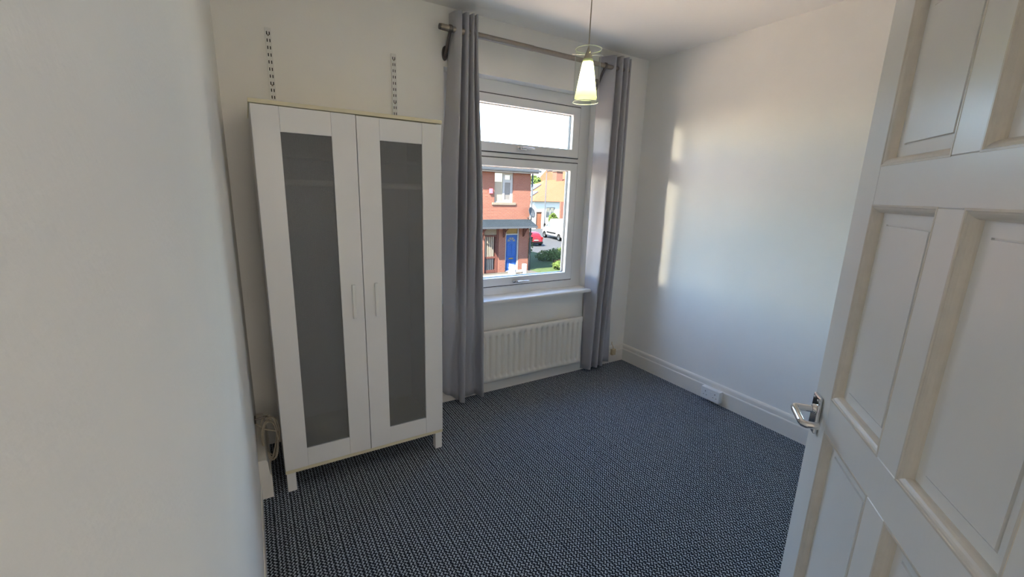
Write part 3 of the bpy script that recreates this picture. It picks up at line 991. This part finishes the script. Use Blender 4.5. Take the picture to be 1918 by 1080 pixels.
# lean-to canopy over the two doors with scrolled brackets
bm = prism(B(), [(0, .10), (0, .02), (-.72, -.27), (-.72, -.19)], lambda a, b: (9.35, FYH + a, b), lambda a, b: (12.58, FYH + a, b))
cn = obj('canopy', bm, M['slate'], house, label='blue grey lean-to canopy over both doors')
obj('fascia', bx(9.35, 12.58, FYH - .74, FYH - .70, -.30, -.20), M['grey_ext'], cn)
for x in (9.72, 10.98, 12.18):
    bm = B()
    tube(bm, [(x, FYH - .01, -.78), (x, FYH - .12, -.70), (x, FYH - .22, -.52), (x, FYH - .40, -.36), (x, FYH - .62, -.26)], .035, 8)
    tube(bm, [(x, FYH - .03, -.78), (x, FYH - .03, -.06)], .04, 8)
    tube(bm, [(x, FYH - .03, -.30), (x, FYH - .62, -.26)], .035, 8)
    tube(bm, [(x, FYH - .16 + .08 * math.cos(a * PI / 6), -.42 + .08 * math.sin(a * PI / 6)) for a in range(12)], .022, 6, closed=True)
    obj('bracket', bm, M['brown'], cn, smooth=True, label='dark scrolled canopy bracket')
# blue front door
x0, x1, z0, z1 = doors[0]
bd = obj('blue_door', bx(x0 + .06, x1 - .07, FYH + .10, FYH + .15, z0 + .04, -.70), M['blue'], house, label='blue front door with sunburst glazing')
obj('door_frame', wall_grid(B(), 'y', FYH + .04, FYH + .16, x0, x1, z0, z1, [(x0 + .06, x1 - .07, z0 + .04, -.70), (x0 + .06, x1 - .07, -.64, z1 - .05)]), M['whitep'], house)
obj('fanlight', bx(x0 + .06, x1 - .07, FYH + .10, FYH + .11, -.64, z1 - .05), M['yellowglass'], house, label='amber glass fanlight above the blue door')
cxd = (x0 + x1) / 2 - .005
for k in range(4):
    a0, a1 = PI * (k + .12) / 4, PI * (k + .88) / 4
    poly = [(cxd + r * math.cos(a), -1.06 + r * math.sin(a)) for r, a in ((.10, a0), (.10, a1), (.24, a1), (.24, (a0 + a1) / 2), (.24, a0))]
    obj('glass_segment', prism(B(), poly, lambda a, b: (a, FYH + .092, b), lambda a, b: (a, FYH + .101, b)), M['nets'], bd)
for xa, xb in ((x0 + .14, cxd - .04), (cxd + .04, x1 - .15)):
    obj('panel', bx(xa, xb, FYH + .088, FYH + .101, -1.85, -1.15, bev=.012), M['blue'], bd)
    obj('panel', bx(xa, xb, FYH + .088, FYH + .101, z0 + .14, -2.02, bev=.012), M['blue'], bd)
obj('letter_plate', bx(cxd - .13, cxd + .13, FYH + .085, FYH + .10, -1.98, -1.91, bev=.006), M['yellowglass'], bd, label='brass letter plate')
# brown slatted gate door
x0, x1, z0, z1 = doors[1]
gd = obj('slatted_door', wall_grid(B(), 'y', FYH + .08, FYH + .13, x0, x1 - .10, z0, -.70, [(x0 + .07, x1 - .15, z0 + .16, -1.88), (x0 + .07, x1 - .15, -1.78, -.77)]), M['brown'], house, label='brown door with upright pale slats')
for k in range(5):
    xa = x0 + .085 + k * .106
    obj('slat', bx(xa, xa + .055, FYH + .09, FYH + .11, -1.78, -.77), M['pale_slat'], gd, label='pale slat')
    obj('slat', bx(xa, xa + .055, FYH + .09, FYH + .11, z0 + .16, -1.88), M['grey_ext'], gd)
obj('dark_passage', bx(x0 + .02, x1 - .11, FYH + .2, FYH + .22, z0, -.70), M['brown'], house)
obj('transom_board', bx(x0, x1 - .10, FYH + .08, FYH + .12, -.68, z1), M['stone'], house, label='cream board above the brown door')
obj('side_post', bx(x1 - .10, x1, FYH + .04, FYH + .14, z0, z1), M['brown'], house)
bm = bx(10.10, 10.28, FYH - .081, FYH - .001, 1.36, 1.60, bev=.02)
tag(obj('alarm_box', bm, mat('alarm_red', (.30, .03, .05), .5)), 'dark red alarm box on brick wall left of the upstairs window', 'alarm box')
bm = bx(9.30, 9.46, FYH - .09, FYH, -.62, -.34, bev=.015)
tag(obj('meter_box', bm, M['whitep']), 'small white box on brick left of the slatted door', 'box')
# satellite dish on the corner
sd_ = empty('satellite_dish', (12.43, FYH, .30), 'pale grey satellite dish on the brick house corner', 'satellite dish')
bm = lathe(B(), [(.0001, .05), (.12, .035), (.22, .012), (.29, -.03)], (0, 0, 0), 24, 'y')
bmesh.ops.rotate(bm, verts=bm.verts, cent=(0, 0, 0), matrix=Matrix.Rotation(R(25), 3, 'Z') @ Matrix.Rotation(R(-18), 3, 'X'))
bmesh.ops.translate(bm, verts=bm.verts, vec=(12.46, FYH - .30, .46))
obj('dish', bm, M['grey_ext'], sd_, smooth=True, solid=.01)
bm = tube(B(), [(12.42, FYH, .18), (12.42, FYH - .14, .18), (12.45, FYH - .22, .44)], .02, 8)
tube(bm, [(12.45, FYH - .26, .24), (12.55, FYH - .62, .36)], .014, 8)
obj('mount', bm, M['grey_ext'], sd_, smooth=True)

# garden gates, fence and low wall in front of the brick house
def picket(name, x0, x1, y, z1, n, label, cat, slope=0):
    t = empty(name, ((x0 + x1) / 2, y, GZ + .12), label, cat)
    for k in range(n):
        xa = x0 + (x1 - x0) * k / n
        wdt = (x1 - x0) / n * .72
        zt = z1 + slope * k / n
        bm = prism(B(), [(xa, GZ + .14), (xa + wdt, GZ + .14), (xa + wdt, zt - .05), (xa + wdt / 2, zt), (xa, zt - .05)], lambda a, b: (a, y, b), lambda a, b: (a, y + .022, b))
        obj('picket', bm, M['whitep'], t)
    for z in (GZ + .30, z1 - .22 + slope * .5):
        obj('rail', bx(x0, x1, y + .022, y + .05, z, z + .07), M['whitep'], t)
    return t
picket('garden_gate', 10.86, 11.30, 15.45, -2.02, 6, 'white picket garden gate in front of the blue door', 'gate', -.10)
pt = empty('gate_panel', (11.2, 15.0, GZ + .12), 'white wooden gate panel at the right of the picket gate', 'gate')
obj('post', bx(11.42, 11.62, 14.98, 15.14, GZ + .12, -2.02, bev=.02), M['whitep'], pt)
obj('post', bx(10.86, 10.96, 14.98, 15.10, GZ + .12, -2.16, bev=.02), M['whitep'], pt)
for z in (-2.62, -2.40):
    obj('rail', bx(10.96, 11.42, 15.01, 15.06, z, z + .10), M['whitep'], pt)
lw = empty('garden_wall', (10.0, 14.6, GZ), 'low wall with pale coping in front of the slatted door', 'wall')
obj('brickwork', bx(6.0, 10.36, 14.5, 14.72, GZ, GZ + .30), M['brick'], lw)
obj('coping', bx(5.95, 10.40, 14.46, 14.76, GZ + .30, GZ + .37, bev=.01), M['stone'], lw)
obj('end_post', bx(10.36, 10.52, 14.52, 14.70, GZ, GZ + .50, bev=.02), M['whitep'], lw)
wl = empty('white_kerb_wall', (14.0, 14.3, GZ), 'low white wall along the near edge of the lawn', 'wall')
obj('wall_body', bx(12.45, 16.2, 14.3, 14.5, GZ, GZ + .18), M['render'], wl)
obj('coping', bx(12.40, 16.25, 14.26, 14.54, GZ + .18, GZ + .23, bev=.01), M['whitep'], wl)

# greenery
def leaves(bm, c, r, n, size, flat=1.0):
    for _ in range(n):
        while True:
            p = Vector((random.uniform(-1, 1), random.uniform(-1, 1), random.uniform(-1, 1)))
            if .25 < p.length < 1: break
        p = Vector((c[0] + p.x * r[0], c[1] + p.y * r[1], c[2] + p.z * r[2] * flat))
        u = Vector((random.gauss(0, 1), random.gauss(0, 1), random.gauss(0, .6))).normalized()
        v_ = u.orthogonal().normalized()
        s = size * random.uniform(.6, 1.3)
        q = [p + u * s, p + v_ * s * .55, p - u * s, p - v_ * s * .55]
        bm.faces.new([bm.verts.new(k) for k in q])
def bush(name, blobs, size, n, material, label, cat='bush', trunk=None, group=None):
    c = blobs[0][0]
    t = empty(name, (c[0], c[1], GZ + .1), label, cat, group)
    bm = B()
    for ctr, r in blobs:
        leaves(bm, ctr, r, n, size)
    obj('foliage', bm, M[material], t, kind='stuff')
    bm = B()
    for ctr, r in blobs:
        tube(bm, [(c[0], c[1], GZ + .05), (ctr[0], ctr[1], ctr[2])], [.06 if not trunk else trunk, .02], 7)
    obj('stem', bm, M['trunk'], t, smooth=True)
    return t
bush('garden_bush', [((13.4, 18.6, -1.5), (.6, 1.2, 1.3)), ((13.6, 20.5, -.9), (.7, 1.2, 1.6)), ((14.4, 21.8, -1.7), (.8, 1.0, 1.0))], .10, 1500, 'leaf', 'tall green bush growing beside the brick house corner')
bush('shrub', [((14.6, 15.9, -2.42), (.6, .45, .25)), ((15.4, 16.2, -2.42), (.6, .45, .22))], .08, 1300, 'leaf', 'low light green shrub on the lawn')
bush('hedge', [((15.6, 18.6, -2.3), (1.0, .45, .36)), ((16.8, 19.2, -2.3), (1.0, .45, .36)), ((18.0, 19.8, -2.3), (.9, .45, .34))], .06, 1100, 'leaf', 'dark low hedge at the edge of the road', 'hedge')
bush('tree', [((36.4, 51.5, 2.5), (1.5, 1.3, 1.5)), ((35.0, 52.5, 2.1), (1.4, 1.3, 1.3))], .22, 1700, 'leaf2', 'bright green tree behind the bungalow roof', 'tree', .3)
bush('roadside_bush', [((30.7, 38.6, -1.6), (.5, .5, .8)), ((31.3, 38.8, -1.9), (.5, .5, .6))], .14, 1200, 'leaf', 'green bush in front of the white bungalow', 'bush')
fn = empty('garden_fence', (16.5, 16.9, GZ), 'dark brown low fence between lawn and road', 'fence')
for k in range(18):
    xa = 14.9 + k * .17
    obj('board', bx(xa, xa + .15, 17.20 + k * .05, 17.23 + k * .05, GZ + .1, -2.34 - .02 * (k % 3)), M['fence'], fn)

# bungalow
bg_ = empty('bungalow', (31, 43, GZ), 'white bungalow with orange clay tiled roof beyond the van', 'bungalow')
BX0, BX1, BY0, BY1 = 28.9, 32.7, 40.0, 48.0
bw = [(30.7, 32.0, -1.5, -.2)]
bdr = [(29.25, 30.1, GZ, -.75)]
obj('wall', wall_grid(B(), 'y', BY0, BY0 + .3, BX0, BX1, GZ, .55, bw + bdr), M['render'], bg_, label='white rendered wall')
obj('side_wall', bx(BX1 - .3, BX1, BY0 + .3, BY1, GZ, .55), M['render'], bg_)
obj('side_wall', bx(BX0, BX0 + .3, BY0 + .3, BY1, GZ, .55), M['render'], bg_)
obj('rear_wall', bx(BX0, BX1, BY1, BY1 + .3, GZ, .55), M['render'], bg_)
bm = B()
vs = [bm.verts.new(p) for p in ((28.5, 39.6, .50), (33.1, 39.6, .50), (33.1, 48.6, .50), (28.5, 48.6, .50), (33.1, 44.0, 3.10), (36.4, 44.0, 3.34), (36.8, 48.6, .5))]
for f in ((0, 1, 5, 4), (1, 6, 5), (6, 3, 4, 5), (3, 0, 4), (0, 3, 6, 1)):
    bm.faces.new([vs[i] for i in f])
rf = obj('roof', bm, M['orange'], bg_, label='orange clay tiled roof')
bm = tube(B(), [(33.1, 39.58, .53), (36.4, 43.95, 3.38)], .09, 8)
obj('ridge_tiles', bm, M['orange'], rf, smooth=True)
for x0, x1, z0, z1 in bw:
    f = obj('window', wall_grid(B(), 'y', BY0 + .06, BY0 + .14, x0, x1, z0, z1, [(x0 + .08, (x0 + x1) / 2 - .04, z0 + .08, z1 - .08), ((x0 + x1) / 2 + .04, x1 - .08, z0 + .08, z1 - .08)]), M['whitep'], bg_)
    obj('pane', bx(x0 + .05, x1 - .05, BY0 + .1, BY0 + .11, z0 + .05, z1 - .05), M['winref'], f)
x0, x1, z0, z1 = bdr[0]
obj('front_door', bx(x0, x1, BY0 + .1, BY0 + .16, z0, z1), M['orange'], bg_, label='orange brown front door')
ch = obj('chimney', bx(34.7, 35.7, 43.6, 44.5, 2.6, 4.25), M['brick'], bg_, label='brick chimney stack')
obj('chimney_cap', bx(34.6, 35.8, 43.5, 44.6, 4.25, 4.38), M['stone'], ch)
obj('chimney_pot', lathe(B(), [(.16, 0), (.13, .45), (.15, .5)], (35.2, 44.05, 4.38), 14), M['orange'], ch, smooth=True)
# solar panels on the left hip of the roof
hipd = Vector((4.6, 0, 2.6))
hipn = Vector((-2.6, 0, 4.6)).normalized()
for t0, t1, ya, yb in ((.10, .40, 41.3, 46.6), (.45, .75, 43.0, 45.2)):
    bm = B()
    c0 = [Vector((28.5, yv, .5)) + hipd * t + hipn * .05 for t, yv in ((t0, ya), (t0, yb), (t1, yb), (t1, ya))]
    lo_ = [bm.verts.new(p) for p in c0]
    hi_ = [bm.verts.new(p + hipn * .08) for p in c0]
    bm.faces.new(lo_[::-1]); bm.faces.new(hi_)
    for k in range(4):
        bm.faces.new((lo_[k], lo_[(k + 1) % 4], hi_[(k + 1) % 4], hi_[k]))
    obj('solar_panel', bm, M['solar'], bg_, label='dark solar panel on the roof slope')
# neighbouring brick house at the right of the bungalow
nb = empty('brick_house', (45, 53, GZ), 'brown brick house at the far right behind the window frame', 'house')
obj('wall', wall_grid(B(), 'y', 50.0, 50.3, 40.6, 51.0, GZ, 2.9, [(42.0, 43.4, -1.2, .4), (45.0, 47.0, -1.2, .4)]), M['brick'], nb)
obj('pane', bx(41.95, 43.45, 50.1, 50.12, -1.25, .45), M['winref'], nb)
obj('pane', bx(44.95, 47.05, 50.1, 50.12, -1.25, .45), M['winref'], nb)
obj('side_wall', bx(40.6, 40.9, 50.3, 56.8, GZ, 2.9), M['brick'], nb)
bm = prism(B(), [(49.5, 2.8), (57.3, 2.8), (53.4, 5.2)], lambda a, b: (40.2, a, b), lambda a, b: (51.4, a, b))
obj('roof', bm, M['orange'], nb)

# lamp post
lp = empty('street_lamp', (26.2, 34.0, GZ), 'tall thin grey street lamp in front of the bungalow', 'street lamp')
obj('column', tube(B(), [(26.2, 34, GZ), (26.2, 34, -1.2), (26.2, 34, 3.45)], [.10, .065, .05], 12), M['grey_ext'], lp, smooth=True)
bm = tube(B(), [(26.2, 34, 3.45), (26.25, 33.9, 3.6), (26.45, 33.7, 3.66)], .035, 8)
box(bm, 26.15, 26.60, 33.5, 33.9, 3.60, 3.72, .03)
obj('lantern', bm, M['grey_ext'], lp)

# vehicles: body sections lofted along the length
def vehicle(name, loc, rotz, sections, glass, wheels, material, label, cat, wr, scale=1.0, extras=None):
    """sections: (y along length, half width low, half width roof, z sill, z belt, z roof)"""
    t = empty(name, loc, label, cat, rotz=rotz)
    t.scale = (scale, scale, scale)
    bm = B()
    rings = []
    for y, wl_, wr_, zs_, zb_, zr_ in sections:
        pr = [(-wl_ * .9, zs_), (-wl_, zs_ + .12), (-wl_, (zs_ + zb_) / 2), (-wl_ * .985, zb_), (-wr_, zr_ - .05), (-wr_ * .85, zr_), (wr_ * .85, zr_), (wr_, zr_ - .05), (wl_ * .985, zb_), (wl_, (zs_ + zb_) / 2), (wl_, zs_ + .12), (wl_ * .9, zs_)]
        rings.append([bm.verts.new((a, y, b)) for a, b in pr])
    for A, Bq in zip(rings, rings[1:]):
        n = len(A)
        for k in range(n):
            bm.faces.new((A[k], A[(k + 1) % n], Bq[(k + 1) % n], Bq[k]))
    bm.faces.new(rings[0]); bm.faces.new(rings[-1][::-1])
    body = obj('body', bm, material, t, smooth=True, auto=35)
    for nm, poly, lab in glass:
        bm = B()
        vs = [bm.verts.new(p) for p in poly]
        bm.faces.new(vs)
        obj(nm, bm, M['carglass'], t, solid=.02, label=lab)
    for x, y in wheels:
        sgn = 1 if x > 0 else -1
        wh = obj('wheel', lathe(B(), [(wr * .6, -.10), (wr * .95, -.10), (wr, -.06), (wr, .06), (wr * .95, .10), (wr * .6, .10)], (x, y, wr), 20, 'x'), M['tyre'], t, smooth=True, auto=50, label='black tyre with silver hub')
        obj('hub', lathe(B(), [(.0001, .085 * sgn), (wr * .25, .09 * sgn), (wr * .55, .08 * sgn), (wr * .62, .10 * sgn)], (x, y, wr), 16, 'x'), M['alloy'], wh, smooth=True)
    if extras: extras(t)
    return t
def car_extras(t):
    obj('number_plate', bx(-.27, .27, -1.99, -1.955, .62, .74), M['plate'], t, label='white number plate')
    for s in (-1, 1):
        obj('tail_lamp', bx(s * .55, s * .80, -1.97, -1.86, .78, 1.0, bev=.03), M['lampred'], t)
    obj('bumper', bx(-.80, .80, -2.02, -1.90, .30, .52, bev=.05), M['tyre'], t)
    obj('badge', lathe(B(), [(.0001, -.02), (.06, -.015), (.065, 0)], (0, -1.955, .86), 14, 'y'), M['alloy'], t)
vehicle('red_car', (19.75, 27.0, GZ), R(-12), [(-1.95, .72, .50, .34, .80, .98), (-1.86, .80, .56, .30, .90, 1.18), (-1.45, .83, .58, .24, .92, 1.44), (-.5, .84, .60, .22, .92, 1.50), (.35, .84, .58, .22, .92, 1.42), (1.0, .83, .62, .22, .88, .98), (1.75, .78, .60, .26, .74, .80), (1.95, .68, .52, .34, .60, .66)],
        [('rear_window', [(-.55, -1.86, .98), (.55, -1.86, .98), (.50, -1.56, 1.38), (-.50, -1.56, 1.38)], 'dark rear window'),
         ('side_window', [(-.835, -1.3, .95), (-.835, .7, .95), (-.62, .2, 1.38), (-.60, -1.2, 1.40)], 'dark side window'),
         ('windscreen', [(-.60, 1.0, 1.0), (.60, 1.0, 1.0), (.52, .40, 1.40), (-.52, .40, 1.40)], None)],
        [(-.76, -1.25), (.76, -1.25), (-.76, 1.25), (.76, 1.25)], M['red'], 'red hatchback car parked in the side street', 'car', .31, .74, car_extras)
def van_extras(t):
    for s in (-1, 1):
        obj('rub_strip', bx(s * .93, s * .965, -.85, .95, .55, .68, bev=.01), M['tyre'], t, label='dark side moulding')
        obj('mirror', bx(s * .95, s * 1.10, 1.25, 1.40, 1.15, 1.38, bev=.03), M['tyre'], t)
    obj('number_plate', bx(-.26, .26, 2.20, 2.24, .45, .56), M['plate'], t)
vehicle('white_van', (24.95, 29.6, GZ), R(-9), [(-2.2, .88, .78, .32, 1.15, 1.80), (-2.1, .94, .82, .26, 1.15, 1.90), (-.4, .95, .83, .26, 1.15, 1.92), (.6, .95, .80, .26, 1.12, 1.88), (1.35, .94, .72, .26, 1.08, 1.20), (2.05, .88, .66, .28, .90, .98), (2.22, .76, .58, .36, .75, .82)],
        [('side_window', [(-.955, .15, 1.15), (-.95, 1.15, 1.15), (-.80, .65, 1.72), (-.85, .2, 1.74)], 'dark cab side window'),
         ('windscreen', [(-.70, 1.36, 1.24), (.70, 1.36, 1.24), (.66, .70, 1.82), (-.66, .70, 1.82)], 'dark windscreen')],
        [(-.87, -1.45), (.87, -1.45), (-.87, 1.45), (.87, 1.45)], M['vanw'], 'white van parked at the far kerb of the side street', 'van', .33, 1.0, van_extras)
